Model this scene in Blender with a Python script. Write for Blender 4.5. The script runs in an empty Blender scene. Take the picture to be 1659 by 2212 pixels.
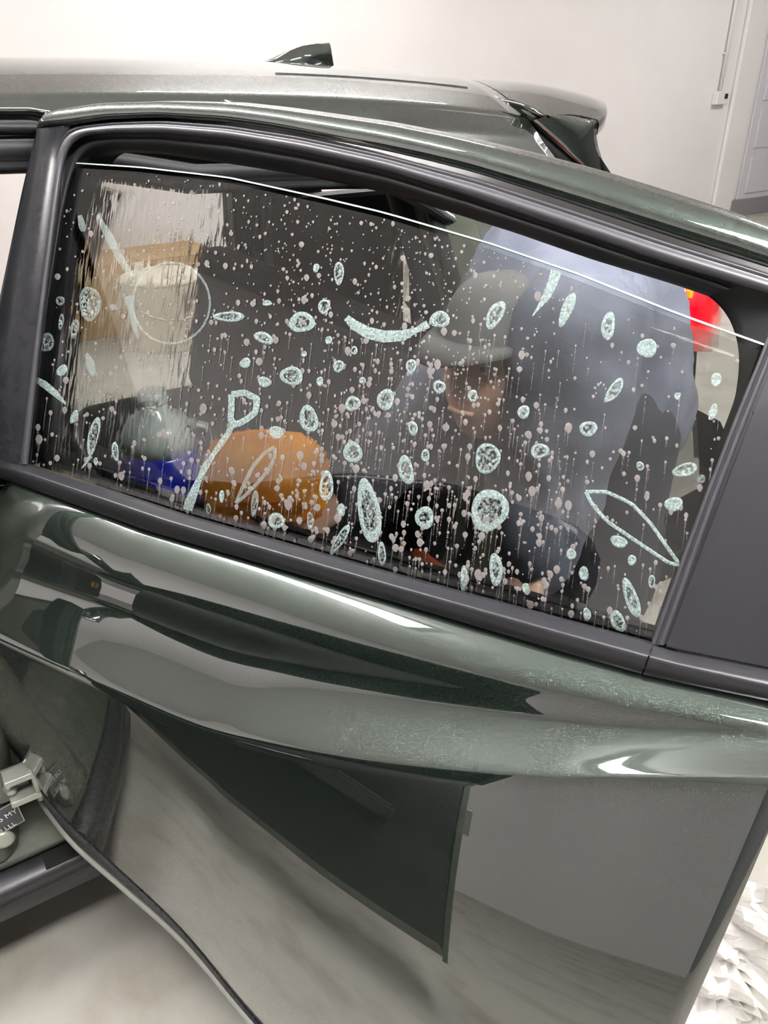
import bpy, bmesh, math, random
from mathutils import Vector, Matrix
random.seed(7)
S = bpy.context.scene
COL = bpy.context.collection
R = math.radians

# ------------------------------------------------------------------ camera
W, H, F = 1659.0, 2212.0, 1665.0
PITCH, ROLL, AXIS = R(29.5), R(0.8), R(58.5)
CAM = Vector((0.0, -1.09, 1.56))
_fh = Vector((math.cos(AXIS), math.sin(AXIS), 0)); _rt = Vector((math.sin(AXIS), -math.cos(AXIS), 0)); _up = Vector((0, 0, 1))
FWD = _fh * math.cos(PITCH) - _up * math.sin(PITCH)
_u = _fh * math.sin(PITCH) + _up * math.cos(PITCH)
IX = _rt * math.cos(ROLL) - _u * math.sin(ROLL)
IY = -_rt * math.sin(ROLL) - _u * math.cos(ROLL)
cd = bpy.data.cameras.new('camera'); co = bpy.data.objects.new('camera', cd); COL.objects.link(co)
cd.sensor_fit = 'VERTICAL'; cd.sensor_height = 36; cd.lens = 36 * F / H; cd.clip_start = 0.02
m = Matrix((IX, -IY, -FWD)).transposed().to_4x4(); m.translation = CAM
co.matrix_world = m
S.camera = co

# ------------------------------------------------------------------ world, exposure
S.view_settings.view_transform = 'Standard'; S.view_settings.look = 'None'
S.view_settings.gamma = 1.0; S.view_settings.use_curve_mapping = False
S.view_settings.exposure = 0.07
wd = bpy.data.worlds.new('world'); S.world = wd; wd.use_nodes = True
wd.node_tree.nodes['Background'].inputs[0].default_value = (0.8, 0.85, 0.9, 1)
wd.node_tree.nodes['Background'].inputs[1].default_value = 0.15
LIGHT_L = 66.0        # radiance of the ceiling tubes

# ------------------------------------------------------------------ pixel <-> world helpers
def ray(x, y):
    return (IX * (x - W / 2) + IY * (y - H / 2) + FWD * F).normalized()
def atD(x, y, D): return CAM + ray(x, y) * D
def atY(x, y, Y):
    d = ray(x, y); return CAM + d * ((Y - CAM.y) / d.y)
def atZ(x, y, Z):
    d = ray(x, y); return CAM + d * ((Z - CAM.z) / d.z)

PHI = R(60)
DT = Vector((math.cos(PHI), -math.sin(PHI), 0)); DN = Vector((-math.sin(PHI), -math.cos(PHI), 0))
def D(u, n, z): return DT * u + DN * n + Vector((0, 0, z))        # rear-door coordinates -> world
ZB = 1.062
BN = -.11          # the belt line sits this far inboard of the door's lower reference plane
def nref(z):
    h = z - ZB
    return BN - .42 * h - .1 * h * h if h > 0 else BN
def bp(x, y, off=0.0):
    """where the sight line of a pixel meets the door's reference surface, as (u, z)"""
    d = ray(x, y)
    f = lambda s: (CAM + d * s).dot(DN) - nref((CAM + d * s).z) - off
    a, b = .15, None
    fa = f(a); s = a
    while s < 6:
        s += .02
        if f(s) * fa <= 0: b = s; break
    if b is None: b = 6
    a = b - .02
    for _ in range(40):
        mm = (a + b) / 2
        if f(mm) * fa <= 0: b = mm
        else: a = mm
    P = CAM + d * b
    return P.dot(DT), P.z
def DP(uz, off): return D(uz[0], nref(uz[1]) + off, uz[1])

def resample(pts, k):
    pts = [Vector(p) for p in pts]
    L = [0]
    for a, b in zip(pts, pts[1:]): L.append(L[-1] + (b - a).length)
    out = []; j = 0
    for i in range(k):
        t = L[-1] * i / (k - 1)
        while j < len(pts) - 2 and L[j + 1] < t: j += 1
        s = (t - L[j]) / max(L[j + 1] - L[j], 1e-9)
        out.append(pts[j].lerp(pts[j + 1], min(max(s, 0), 1)))
    return out
def smooth(pts, k=60, it=2):
    p = resample(pts, k)
    for _ in range(it):
        p = [p[0]] + [(p[i - 1] + p[i] * 2 + p[i + 1]) / 4 for i in range(1, len(p) - 1)] + [p[-1]]
    return p
def interp(tab, x):
    if x <= tab[0][0]: return tab[0][1]
    for (a, va), (b, vb) in zip(tab, tab[1:]):
        if x <= b:
            t = (x - a) / (b - a); return va + (vb - va) * t
    return tab[-1][1]
def sinterp(tab, x):
    """smooth (Catmull-Rom) interpolation"""
    n = len(tab)
    if x <= tab[0][0]: return tab[0][1]
    if x >= tab[-1][0]: return tab[-1][1]
    for i in range(n - 1):
        if x <= tab[i + 1][0]: break
    x0, y0 = tab[i]; x1, y1 = tab[i + 1]
    m0 = (y1 - tab[max(i - 1, 0)][1]) / (x1 - tab[max(i - 1, 0)][0]); m1 = (tab[min(i + 2, n - 1)][1] - y0) / (tab[min(i + 2, n - 1)][0] - x0)
    h = x1 - x0; t = (x - x0) / h
    return (2*t**3-3*t*t+1)*y0 + (t**3-2*t*t+t)*h*m0 + (-2*t**3+3*t*t)*y1 + (t**3-t*t)*h*m1

# ------------------------------------------------------------------ materials
MATS = {}
def mat(name, col, rough=.5, metal=0.0, coat=0.0, coat_ior=1.5, spec=.5, bump=None, noise=None, trans=0, alpha=1, emit=None, sub=0, coat_rough=.02):
    m = bpy.data.materials.new(name); m.use_nodes = True; MATS[name] = m
    nt = m.node_tree; b = nt.nodes['Principled BSDF']
    b.inputs['Base Color'].default_value = (*col, 1); b.inputs['Roughness'].default_value = rough
    b.inputs['Metallic'].default_value = metal; b.inputs['Coat Weight'].default_value = coat
    b.inputs['Coat IOR'].default_value = coat_ior; b.inputs['Coat Roughness'].default_value = coat_rough
    b.inputs['Specular IOR Level'].default_value = spec; b.inputs['Transmission Weight'].default_value = trans
    b.inputs['Alpha'].default_value = alpha; b.inputs['Subsurface Weight'].default_value = sub
    if emit:
        b.inputs['Emission Color'].default_value = (*emit[0], 1); b.inputs['Emission Strength'].default_value = emit[1]
    tc = nt.nodes.new('ShaderNodeTexCoord')
    if bump:     # (scale, strength, distance)
        n = nt.nodes.new('ShaderNodeTexNoise'); n.inputs['Scale'].default_value = bump[0]; n.inputs['Detail'].default_value = 6
        bp_ = nt.nodes.new('ShaderNodeBump'); bp_.inputs['Strength'].default_value = bump[1]; bp_.inputs['Distance'].default_value = bump[2]
        nt.links.new(tc.outputs['Object'], n.inputs['Vector']); nt.links.new(n.outputs['Fac'], bp_.inputs['Height']); nt.links.new(bp_.outputs['Normal'], b.inputs['Normal'])
    if noise:    # (scale, second colour, low, high)
        n = nt.nodes.new('ShaderNodeTexNoise'); n.inputs['Scale'].default_value = noise[0]; n.inputs['Detail'].default_value = 8
        r = nt.nodes.new('ShaderNodeMapRange'); r.inputs['From Min'].default_value = noise[2]; r.inputs['From Max'].default_value = noise[3]
        x = nt.nodes.new('ShaderNodeMix'); x.data_type = 'RGBA'
        x.inputs['A'].default_value = (*col, 1); x.inputs['B'].default_value = (*noise[1], 1)
        nt.links.new(tc.outputs['Object'], n.inputs['Vector']); nt.links.new(n.outputs['Fac'], r.inputs['Value']); nt.links.new(r.outputs['Result'], x.inputs['Factor']); nt.links.new(x.outputs['Result'], b.inputs['Base Color'])
    return m

def paint_material():
    m = mat('green_paint', (.03, .05, .037), .36, .8, 1.0, 2.6)
    nt = m.node_tree; b = nt.nodes['Principled BSDF']; tc = nt.nodes.new('ShaderNodeTexCoord')
    v = nt.nodes.new('ShaderNodeTexVoronoi'); v.inputs['Scale'].default_value = 1400
    nt.links.new(tc.outputs['Object'], v.inputs['Vector'])
    # flakes: each cell tilted a little, some of them brighter
    sub = nt.nodes.new('ShaderNodeVectorMath'); sub.operation = 'SUBTRACT'; sub.inputs[1].default_value = (.5, .5, .5)
    sc = nt.nodes.new('ShaderNodeVectorMath'); sc.operation = 'SCALE'; sc.inputs['Scale'].default_value = .26
    ge = nt.nodes.new('ShaderNodeNewGeometry'); ad = nt.nodes.new('ShaderNodeVectorMath'); ad.operation = 'ADD'
    no = nt.nodes.new('ShaderNodeVectorMath'); no.operation = 'NORMALIZE'
    nt.links.new(v.outputs['Color'], sub.inputs[0]); nt.links.new(sub.outputs[0], sc.inputs[0]); nt.links.new(sc.outputs[0], ad.inputs[0]); nt.links.new(ge.outputs['Normal'], ad.inputs[1])
    nt.links.new(ad.outputs[0], no.inputs[0]); nt.links.new(no.outputs[0], b.inputs['Normal'])
    nt.links.new(ge.outputs['Normal'], b.inputs['Coat Normal'])
    r = nt.nodes.new('ShaderNodeValToRGB'); r.color_ramp.elements[0].color = (.009, .015, .012, 1); r.color_ramp.elements[1].color = (.06, .09, .065, 1)
    r.color_ramp.elements[0].position = .25; r.color_ramp.elements[1].position = 1.0
    e = r.color_ramp.elements.new(.9); e.color = (.02, .032, .025, 1)
    s = nt.nodes.new('ShaderNodeSeparateColor'); nt.links.new(v.outputs['Color'], s.inputs[0]); nt.links.new(s.outputs[2], r.inputs['Fac']); nt.links.new(r.outputs['Color'], b.inputs['Base Color'])
    return m
PAINT = paint_material()
JAMB = mat('green_jamb_paint', (.075, .085, .065), .4, .3, .4, bump=(40, .1, .002), noise=(14, (.11, .115, .095), .4, .65))
BLK = mat('black_satin_plastic', (.016, .016, .019), .38, spec=.55, bump=(900, .08, .0004))
PILLAR = mat('black_gloss_tape', (.012, .012, .014), .26, spec=.5, noise=(30, (.018, .018, .02), .4, .7))
RUB = mat('black_rubber', (.012, .012, .013), .55, spec=.35, bump=(300, .1, .0006))
SEAL = mat('grey_seal', (.045, .043, .05), .36, spec=.6, bump=(250, .12, .0006))
WETRUB = mat('wet_rough_trim', (.012, .013, .016), .42, spec=.5, bump=(260, 1.0, .012))
DARK = mat('dark_interior_plastic', (.018, .018, .02), .55, bump=(250, .25, .001))
GREYTRIM = mat('grey_headliner', (.22, .21, .2), .85, bump=(400, .2, .001))
FAB = mat('dark_seat_fabric', (.02, .02, .022), .85, bump=(200, .5, .002))
SILV = mat('satin_metal', (.55, .55, .53), .35, .9)
CHALK = mat('zinc_hinge', (.42, .43, .38), .42, .5, bump=(90, .3, .001))
WALL = mat('white_wall_paint', (.80, .77, .76), .75, bump=(60, .05, .002), noise=(1.2, (.83, .80, .79), .4, .6))
TRIMW = mat('white_trim_paint', (.80, .78, .76), .5)
PANELW = mat('pale_grey_door_paint', (.68, .67, .70), .55)
BASEB = mat('grey_base_board', (.26, .25, .26), .6)
CEIL = mat('white_ceiling', (.72, .71, .71), .85)
NEARW = mat('dark_unseen_wall', (.16, .16, .17), .7)  # unseen near and right walls, made dark to cut the bounced light
CONC = mat('concrete', (.50, .48, .43), .75, bump=(26, .3, .006), noise=(5.0, (.36, .33, .27), .48, .72))
STEEL = mat('white_lamp_housing', (.8, .8, .8), .4)
SKIN = mat('skin', (.72, .45, .33), .5, sub=.15)
HOOD = mat('slate_hoodie_cloth', (.085, .095, .125), .9, bump=(120, .35, .003), noise=(9, (.12, .13, .165), .4, .65))
CAPM = mat('grey_cap_cloth', (.10, .10, .10), .9, bump=(300, .3, .001))
HAIR = mat('brown_hair', (.05, .025, .018), .6, bump=(200, .6, .002))
JEAN = mat('dark_trousers', (.02, .022, .03), .9)
SHOE = mat('black_shoe', (.015, .015, .016), .6)
ORANGE = mat('orange_plastic', (1.0, .42, .012), .5, noise=(12, (.85, .28, .01), .4, .6))
ORED = mat('orange_red_plastic', (.75, .12, .01), .4)
BLUE = mat('blue_liquid_plastic', (.005, .015, .32), .25, coat=.6)
CLEARP = mat('grey_bottle_plastic', (.42, .47, .45), .3, coat=.5)
CARD = mat('cardboard', (.46, .30, .15), .85, noise=(3, (.52, .36, .2), .4, .6))
CREAM = mat('cream_paper', (.82, .75, .62), .8)
PAPER = mat('white_crumpled_liner', (.85, .83, .80), .55, bump=(30, .3, .006))
TAILR = mat('red_tail_lens', (.75, .0, .012), .12, coat=1.0, spec=.6, noise=(20, (.9, .01, .02), .4, .6))
AMBER = mat('amber_lens', (1.0, .35, .01), .2, coat=.8)
YEL = mat('yellow_sticker', (.8, .72, .15), .5); REDS = mat('red_sticker', (.6, .02, .02), .5); WHT = mat('white_print', (.8, .8, .78), .6)
LABELM = mat('grey_label_print', (.06, .06, .07), .45)
HEM = mat('floor_reflection_hem', (.30, .30, .27), .4)  # paler than the body paint: the lit floor's reflection put into the colour
DEEP = mat('underbody_black', (.008, .008, .008), .9)
TYRE = mat('tyre_rubber', (.014, .014, .015), .8, bump=(60, .4, .003))
LAMP = bpy.data.materials.new('lamp_tube'); LAMP.use_nodes = True
b_ = LAMP.node_tree.nodes['Principled BSDF']; b_.inputs['Base Color'].default_value = (1, 1, 1, 1)
b_.inputs['Emission Color'].default_value = (1.0, .972, .95, 1); b_.inputs['Emission Strength'].default_value = LIGHT_L

def glass_material(name, tint, ior=1.5):
    m = bpy.data.materials.new(name); m.use_nodes = True; nt = m.node_tree; nt.nodes.clear()
    o = nt.nodes.new('ShaderNodeOutputMaterial'); mx = nt.nodes.new('ShaderNodeMixShader'); t = nt.nodes.new('ShaderNodeBsdfTransparent'); g = nt.nodes.new('ShaderNodeBsdfGlossy'); f = nt.nodes.new('ShaderNodeFresnel')
    f.inputs['IOR'].default_value = ior; g.inputs['Roughness'].default_value = .0; t.inputs['Color'].default_value = (*tint, 1)
    nt.links.new(f.outputs[0], mx.inputs[0]); nt.links.new(t.outputs[0], mx.inputs[1]); nt.links.new(g.outputs[0], mx.inputs[2]); nt.links.new(mx.outputs[0], o.inputs[0])
    return m
GLASS = glass_material('window_glass', (.96, .98, .965), 1.35)
PRIV = glass_material('dark_glass', (.07, .075, .08))
GEDGE = mat('glass_edge', (.42, .50, .47), .2, coat=.8)

def film_material():
    m = bpy.data.materials.new('tint_film'); m.use_nodes = True; nt = m.node_tree; nt.nodes.clear(); N = nt.nodes.new; L = nt.links.new
    o = N('ShaderNodeOutputMaterial'); mx = N('ShaderNodeMixShader'); rf = N('ShaderNodeBsdfRefraction'); g = N('ShaderNodeBsdfGlossy'); f = N('ShaderNodeFresnel')
    uv = N('ShaderNodeUVMap'); sep = N('ShaderNodeSeparateXYZ'); L(uv.outputs[0], sep.inputs[0])
    mp = N('ShaderNodeMapping'); mp.inputs['Rotation'].default_value = (0, 0, R(-6)); mp.inputs['Scale'].default_value = (260, 26, 1); L(uv.outputs[0], mp.inputs[0])
    n1 = N('ShaderNodeTexNoise'); n1.inputs['Scale'].default_value = 1; n1.inputs['Detail'].default_value = 3; L(mp.outputs[0], n1.inputs['Vector'])
    n2 = N('ShaderNodeTexNoise'); n2.inputs['Scale'].default_value = 300; n2.inputs['Detail'].default_value = 2; L(uv.outputs[0], n2.inputs['Vector'])
    # how wet the film still is: most at its front half
    wet = N('ShaderNodeMapRange'); wet.inputs['From Min'].default_value = .65; wet.inputs['From Max'].default_value = .25; wet.inputs['To Min'].default_value = .12; wet.inputs['To Max'].default_value = 1.0; L(sep.outputs[0], wet.inputs['Value'])
    n3 = N('ShaderNodeTexNoise'); n3.inputs['Scale'].default_value = 9; L(uv.outputs[0], n3.inputs['Vector'])
    mr = N('ShaderNodeMapRange'); mr.inputs['From Min'].default_value = .35; mr.inputs['From Max'].default_value = .62; mr.inputs['To Min'].default_value = .25; L(n3.outputs['Fac'], mr.inputs['Value'])
    mu = N('ShaderNodeMath'); mu.operation = 'MULTIPLY'; L(wet.outputs[0], mu.inputs[0]); L(mr.outputs[0], mu.inputs[1])
    ad = N('ShaderNodeMath'); ad.operation = 'MULTIPLY_ADD'; ad.inputs[1].default_value = .35; L(n2.outputs['Fac'], ad.inputs[0]); L(n1.outputs['Fac'], ad.inputs[2])
    b = N('ShaderNodeBump'); b.inputs['Distance'].default_value = .006; L(mu.outputs[0], b.inputs['Strength']); L(ad.outputs[0], b.inputs['Height'])
    rf.inputs['IOR'].default_value = 1.035; rf.inputs['Roughness'].default_value = .0; rf.inputs['Color'].default_value = (.74, .725, .73, 1)
    tr = N('ShaderNodeBsdfTransparent'); tr.inputs['Color'].default_value = (.74, .725, .73, 1)
    # where water still runs the view is bent, elsewhere it is clear
    run = N('ShaderNodeMapRange'); run.inputs['From Min'].default_value = .50; run.inputs['From Max'].default_value = .56; L(n1.outputs['Fac'], run.inputs['Value'])
    wm = N('ShaderNodeMath'); wm.operation = 'MULTIPLY'; wm.use_clamp = True; L(run.outputs[0], wm.inputs[0]); L(mu.outputs[0], wm.inputs[1])
    w2 = N('ShaderNodeMath'); w2.operation = 'MULTIPLY'; w2.use_clamp = True; w2.inputs[1].default_value = 1.6; L(wm.outputs[0], w2.inputs[0])
    mt = N('ShaderNodeMixShader'); L(w2.outputs[0], mt.inputs[0]); L(tr.outputs[0], mt.inputs[1]); L(rf.outputs[0], mt.inputs[2])
    g.inputs['Roughness'].default_value = .015; f.inputs['IOR'].default_value = 2.1
    L(b.outputs[0], rf.inputs['Normal'])
    L(f.outputs[0], mx.inputs[0]); L(mt.outputs[0], mx.inputs[1]); L(g.outputs[0], mx.inputs[2]); L(mx.outputs[0], o.inputs[0])
    return m
FILM = film_material()

def mottled(name, col, lo, hi, a0, a1, scale):
    """soapy residue: milky, uneven cover"""
    m = mat(name, col, .6, spec=.1); nt = m.node_tree; b = nt.nodes['Principled BSDF']
    tc = nt.nodes.new('ShaderNodeTexCoord'); n = nt.nodes.new('ShaderNodeTexNoise'); n.inputs['Scale'].default_value = scale; n.inputs['Detail'].default_value = 4
    r = nt.nodes.new('ShaderNodeMapRange'); r.inputs['From Min'].default_value = lo; r.inputs['From Max'].default_value = hi; r.inputs['To Min'].default_value = a0; r.inputs['To Max'].default_value = a1
    nt.links.new(tc.outputs['Object'], n.inputs['Vector']); nt.links.new(n.outputs['Fac'], r.inputs['Value']); nt.links.new(r.outputs['Result'], b.inputs['Alpha'])
    return m
FOAM = mottled('milky_rim', (.28, .35, .337), .30, .62, .98, .45, 420)
HAZE = mottled('milky_haze', (.30, .36, .35), .42, .66, .0, .75, 300)
FAINT = mottled('faint_residue', (.30, .36, .35), .3, .7, .5, .2, 300)
DROP = mottled('water_drop', (.17, .155, .15), .2, .8, .95, .75, 90)
TRAIL = mottled('drop_trail', (.2, .18, .18), .45, .6, .5, .0, 500)

# ------------------------------------------------------------------ mesh helpers
def link(o, parent=None):
    COL.objects.link(o)
    if parent is not None:
        o.parent = parent
        if parent.type == 'EMPTY': o.matrix_parent_inverse = Matrix.Translation(parent.location).inverted()
    return o
def me_obj(name, verts, faces, mats, parent=None, smooth_=True, mi=None, uvs=None):
    me = bpy.data.meshes.new(name); me.from_pydata([tuple(v) for v in verts], [], faces); me.update()
    for mm in (mats if isinstance(mats, (list, tuple)) else [mats]): me.materials.append(mm)
    for i, p in enumerate(me.polygons):
        p.use_smooth = smooth_
        if mi: p.material_index = mi[i]
    if uvs:
        ul = me.uv_layers.new(name='UVMap')
        for lp in me.loops: ul.data[lp.index].uv = uvs[lp.vertex_index]
    return link(bpy.data.objects.new(name, me), parent)
def thing(name, label, cat, loc=(0, 0, 0), group=None):
    o = bpy.data.objects.new(name, None); COL.objects.link(o); o.location = loc; o.empty_display_size = .05
    return tag(o, label, cat, group)
def tag(o, label, cat, group=None):
    o['label'] = label; o['category'] = cat
    if group: o['group'] = group
    return o
def struct(o): o['kind'] = 'structure'; return o
def loft(name, rows, mats, parent=None, close=False, caps=False, smooth_=True, mi=None):
    """rows: list of equal-length point lists"""
    k = len(rows[0]); V = [p for r in rows for p in r]; Fc = []; MI = []
    for i in range(len(rows) - 1):
        for j in range(k - (0 if close else 1)):
            a = i * k + j; b = i * k + (j + 1) % k
            Fc.append((a, b, b + k, a + k)); MI.append(mi[i] if mi else 0)
    if caps:
        Fc.append(tuple(range(k))[::-1]); Fc.append(tuple(range((len(rows) - 1) * k, len(rows) * k))); MI += [0, 0]
    return me_obj(name, V, Fc, mats, parent, smooth_, MI)
def solid(o, t, off=-1):
    md = o.modifiers.new('thickness', 'SOLIDIFY'); md.thickness = t; md.offset = off; return o
def fix_normals(o):
    bm = bmesh.new(); bm.from_mesh(o.data); bmesh.ops.recalc_face_normals(bm, faces=bm.faces); bm.to_mesh(o.data); bm.free(); return o
def box(name, lo, hi, m, parent=None, bev=.004, rot=None, seg=2):
    lo, hi = Vector(lo), Vector(hi); c = (lo + hi) / 2; s = hi - lo
    bm = bmesh.new(); bmesh.ops.create_cube(bm, size=1)
    for v in bm.verts: v.co = Vector((v.co.x * s.x, v.co.y * s.y, v.co.z * s.z))
    if bev: bmesh.ops.bevel(bm, geom=bm.edges[:], offset=min(bev, min(s) * .45), segments=seg, affect='EDGES', profile=.5)
    M = (rot.to_4x4() if rot else Matrix.Identity(4)); M = Matrix.Translation(c) @ M
    bm.transform(M)
    me = bpy.data.meshes.new(name); bm.to_mesh(me); bm.free(); me.materials.append(m)
    for p in me.polygons: p.use_smooth = False
    return link(bpy.data.objects.new(name, me), parent)
def tube(name, pts, rad, m, parent=None, seg=10, rads=None, flat=1.0):
    pts = [Vector(p) for p in pts]; rows = []
    up = Vector((0, 0, 1))
    for i, p in enumerate(pts):
        t = (pts[min(i + 1, len(pts) - 1)] - pts[max(i - 1, 0)]).normalized()
        a = t.cross(up); a = a.normalized() if a.length > 1e-3 else t.cross(Vector((1, 0, 0))).normalized(); b = t.cross(a).normalized()
        r = rads[i] if rads else rad
        rows.append([p + a * (r * math.cos(2 * math.pi * j / seg)) + b * (r * flat * math.sin(2 * math.pi * j / seg)) for j in range(seg)])
    return fix_normals(loft(name, rows, m, parent, close=True, caps=True))
def lathe(name, prof, c, m, parent=None, seg=24, axis=Vector((0, 0, 1)), mi=None):
    axis = axis.normalized(); a = axis.orthogonal().normalized(); b = axis.cross(a)
    rows = [[Vector(c) + axis * h + (a * math.cos(2 * math.pi * j / seg) + b * math.sin(2 * math.pi * j / seg)) * r for j in range(seg)] for r, h in prof]
    return fix_normals(loft(name, rows, m, parent, close=True, caps=True, mi=mi))
def prism(name, pts, off, m, parent=None, bev=0, smooth_=False):
    """closed polygon of 3-D points pushed by vector off"""
    k = len(pts); V = [Vector(p) for p in pts] + [Vector(p) + Vector(off) for p in pts]
    Fc = [tuple(range(k)), tuple(range(2 * k - 1, k - 1, -1))] + [(i, (i + 1) % k, (i + 1) % k + k, i + k) for i in range(k)]
    o = fix_normals(me_obj(name, V, Fc, m, parent, smooth_))
    if bev:
        bm = bmesh.new(); bm.from_mesh(o.data); bmesh.ops.bevel(bm, geom=bm.edges[:], offset=bev, segments=2, affect='EDGES'); bm.to_mesh(o.data); bm.free()
    return o

# ================================================================== the room
X0, X1, Y0, Y1, ZC = -3.5, 12.5, -3.6, 5.2, 3.3
def slab(name, lo, hi, m): return struct(box(name, lo, hi, m, bev=0))
slab('floor', (X0, Y0, -.1), (X1, Y1, 0), CONC)
slab('ceiling', (X0, Y0, ZC), (X1, Y1, ZC + .1), CEIL)
slab('wall_back', (X0, Y1, 0), (X1, Y1 + .1, ZC), WALL)
slab('wall_near', (X0, Y0 - .1, 0), (X1, Y0, ZC), NEARW)
slab('wall_left', (X0 - .1, Y0, 0), (X0, Y1, ZC), WALL)
slab('wall_right', (X1, Y0, 0), (X1 + .1, Y1, ZC), NEARW)

# ================================================================== ceiling lights
def ceiling_light(x, y, z, label, ln=2.4, nt=2, along='x'):
    t = thing('ceiling_light', label, 'light', (x, y, z - .14), 'tube lights on the ceiling')
    def P(a, b, h): return Vector((x + a, y + b, h)) if along == 'x' else Vector((x + b, y + a, h))
    lo, hi = P(-ln / 2, -.045 * nt, z - .08), P(ln / 2, .045 * nt, z - .005)
    box('housing', lo, hi, STEEL, t, .01)
    for k in range(nt):
        b = (k - (nt - 1) / 2) * .085; tube('tube', [P(-ln / 2 + .03, b, z - .105), P(ln / 2 - .03, b, z - .105)], .024, LAMP, t, 10)
    for s in (-1, 1):
        if z < ZC - .05: tube('hanger', [P(s * ln * .4, 0, z - .01), P(s * ln * .4, 0, ZC - .001)], .004, SILV, t, 6)
ceiling_light(.62, -1.2, 2.75, 'four tube light hung above the open rear door', nt=4)
ceiling_light(-.85, 1.0, ZC, 'added four tube light above the windscreen brightening the left wall', nt=4, along='y')  # added lamp, out of view: brightens the left wall mirrored in the door
ceiling_light(4.4, -1.0, ZC, 'double tube ceiling light at the left rear')
ceiling_light(2.6, 3.2, ZC, 'double tube ceiling light beyond the tailgate')
ceiling_light(7.5, 2.4, ZC, 'double tube ceiling light at the far rear')

# ================================================================== back wall fittings
def wallp(x, y): return atY(x, y, Y1)
a, b = wallp(1577, 50), wallp(1550, 197)
xw = (a.x + b.x) / 2
t = thing('wall_conduit', 'thin white conduit pipe running down the white wall', 'pipe', (xw, Y1 - .03, b.z))
tube('pipe', [(xw, Y1 - .03, b.z), (xw, Y1 - .03, ZC - .01)], .018, TRIMW, t)
for zz in (b.z + .35, b.z + 1.1):
    if zz < ZC - .1: box('pipe_clip', (xw - .04, Y1 - .035, zz), (xw + .04, Y1 - .001, zz + .02), TRIMW, t, .003)
t = thing('outlet_box', 'small pale outlet box with dark socket at the conduit end', 'outlet', (xw, Y1 - .04, b.z))
box('housing', (xw - .085, Y1 - .075, b.z - .13), (xw + .115, Y1 - .001, b.z - .001), TRIMW, t, .012)
box('socket', (xw + .035, Y1 - .083, b.z - .075), (xw + .085, Y1 - .07, b.z - .025), DARK, t, .006)
xs = wallp(1563, 300).x
o = struct(box('trim_1', (xs - .02, Y1 - .05, 0), (xs + .34, Y1, ZC), WALL, None, .02))
xd = xs + .42
o = struct(box('door_1', (xd, Y1 - .03, .18), (xd + 2.6, Y1, 2.25), PANELW, None, .01))
for k in range(4):
    p = box('panel', (xd + .12, Y1 - .045, .26 + k * .5), (xd + 2.48, Y1 - .03, .68 + k * .5), PANELW, o, .008)
struct(box('baseboard_back', (xs + .3, Y1 - .06, 0), (X1, Y1, .2), BASEB, None, .008))

# ================================================================== the car
car = thing('car', 'dark green metallic hatchback with its near doors open', 'car', (0.3, .9, 0))
# --- roof and rear upper body
def zcrown(x): return sinterp([(-1.3, 1.50), (-.9, 1.565), (-.4, 1.594), (.1, 1.602), (.5, 1.600), (.9, 1.590), (1.3, 1.563), (1.6, 1.525), (1.9, 1.47)], x)
def zrail(x): return sinterp([(-1.3, 1.41), (-.9, 1.485), (-.4, 1.525), (.1, 1.535), (.5, 1.530), (.9, 1.508), (1.3, 1.465), (1.6, 1.415), (1.9, 1.35)], x)
def taper(x): return .0 if x < .8 else .16 * ((x - .8) / .9) ** 1.7
def roof_pt(x, v):
    """v 0 = side rail, 1 = middle of the roof"""
    y = .27 + taper(x) + (.9 - .27 - taper(x)) * v
    c, r = zcrown(x), zrail(x)
    return Vector((x, y, r + (c - r) * (1 - (1 - v) ** 2.6)))
def mirror_y(p): return Vector((p.x, 1.8 - p.y, p.z))
XS = [-1.2 + i * .05 for i in range(51)]           # to 1.3
def seam_x(v): return 1.24 + .20 * v                # where the tailgate begins on the roof
VS = [i / 16 for i in range(17)]
def xrow(v, n=44): return [-1.2 + (seam_x(v) + 1.2) * i / (n - 1) for i in range(n)]
rows = []
for v in VS: rows.append([roof_pt(x, v) for x in xrow(v)])
for v in VS[-2::-1]: rows.append([mirror_y(roof_pt(x, v)) for x in xrow(v)])
roof = fix_normals(loft('roof', rows, PAINT, car)); solid(roof, .03, -1)
# groove lines pressed along the roof
for s in (0, 1):
    pts = [roof_pt(x, .30) + Vector((0, 0, -.001)) for x in [.72 + i * .04 for i in range(13)]]
    if s: pts = [mirror_y(p) for p in pts]
    tube('roof_ditch_strip', pts, .0035, RUB, car, 6)
# headliner under it
rows = [[roof_pt(x, v) - Vector((0, 0, .045)) for x in XS[4:46]] for v in VS]
rows += [[mirror_y(roof_pt(x, v)) - Vector((0, 0, .045)) for x in XS[4:46]] for v in VS[-2::-1]]
loft('headliner', rows, GREYTRIM, car)
# side rail with door seals (each side)
def side_y(z): return -(nref(z) - BN) if z > ZB else 0.0
for s in (0, 1):
    f = (lambda p: mirror_y(p)) if s else (lambda p: p)
    xs_ = [-1.15 + i * .06 for i in range(36)]
    R0 = [f(roof_pt(x, 0)) for x in xs_]
    def ext(x, far=s): return 0 if far else .045 * max(0, min(1, (x - .22) / .25))
    def below(dz, dy): return [f(Vector((x, .27 + taper(x) + dy - ext(x) * .45, zrail(x) - dz - ext(x)))) for x in xs_]
    xs_ = xs_[:-2]; R0 = R0[:-2]
    lf = fix_normals(loft('side_rail', [R0, below(.006, -.012), below(.012, -.013), below(.016, -.004)], PAINT, car))
    lf = fix_normals(loft('door_opening_seal', [below(.016, -.004), below(.022, .006), below(.028, -.008), below(.036, -.010), below(.043, .004), below(.047, .012), below(.052, -.002), below(.070, -.002), below(.078, .010), below(.086, .004), below(.094, .010), below(.100, .05)], RUB, car))
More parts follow.
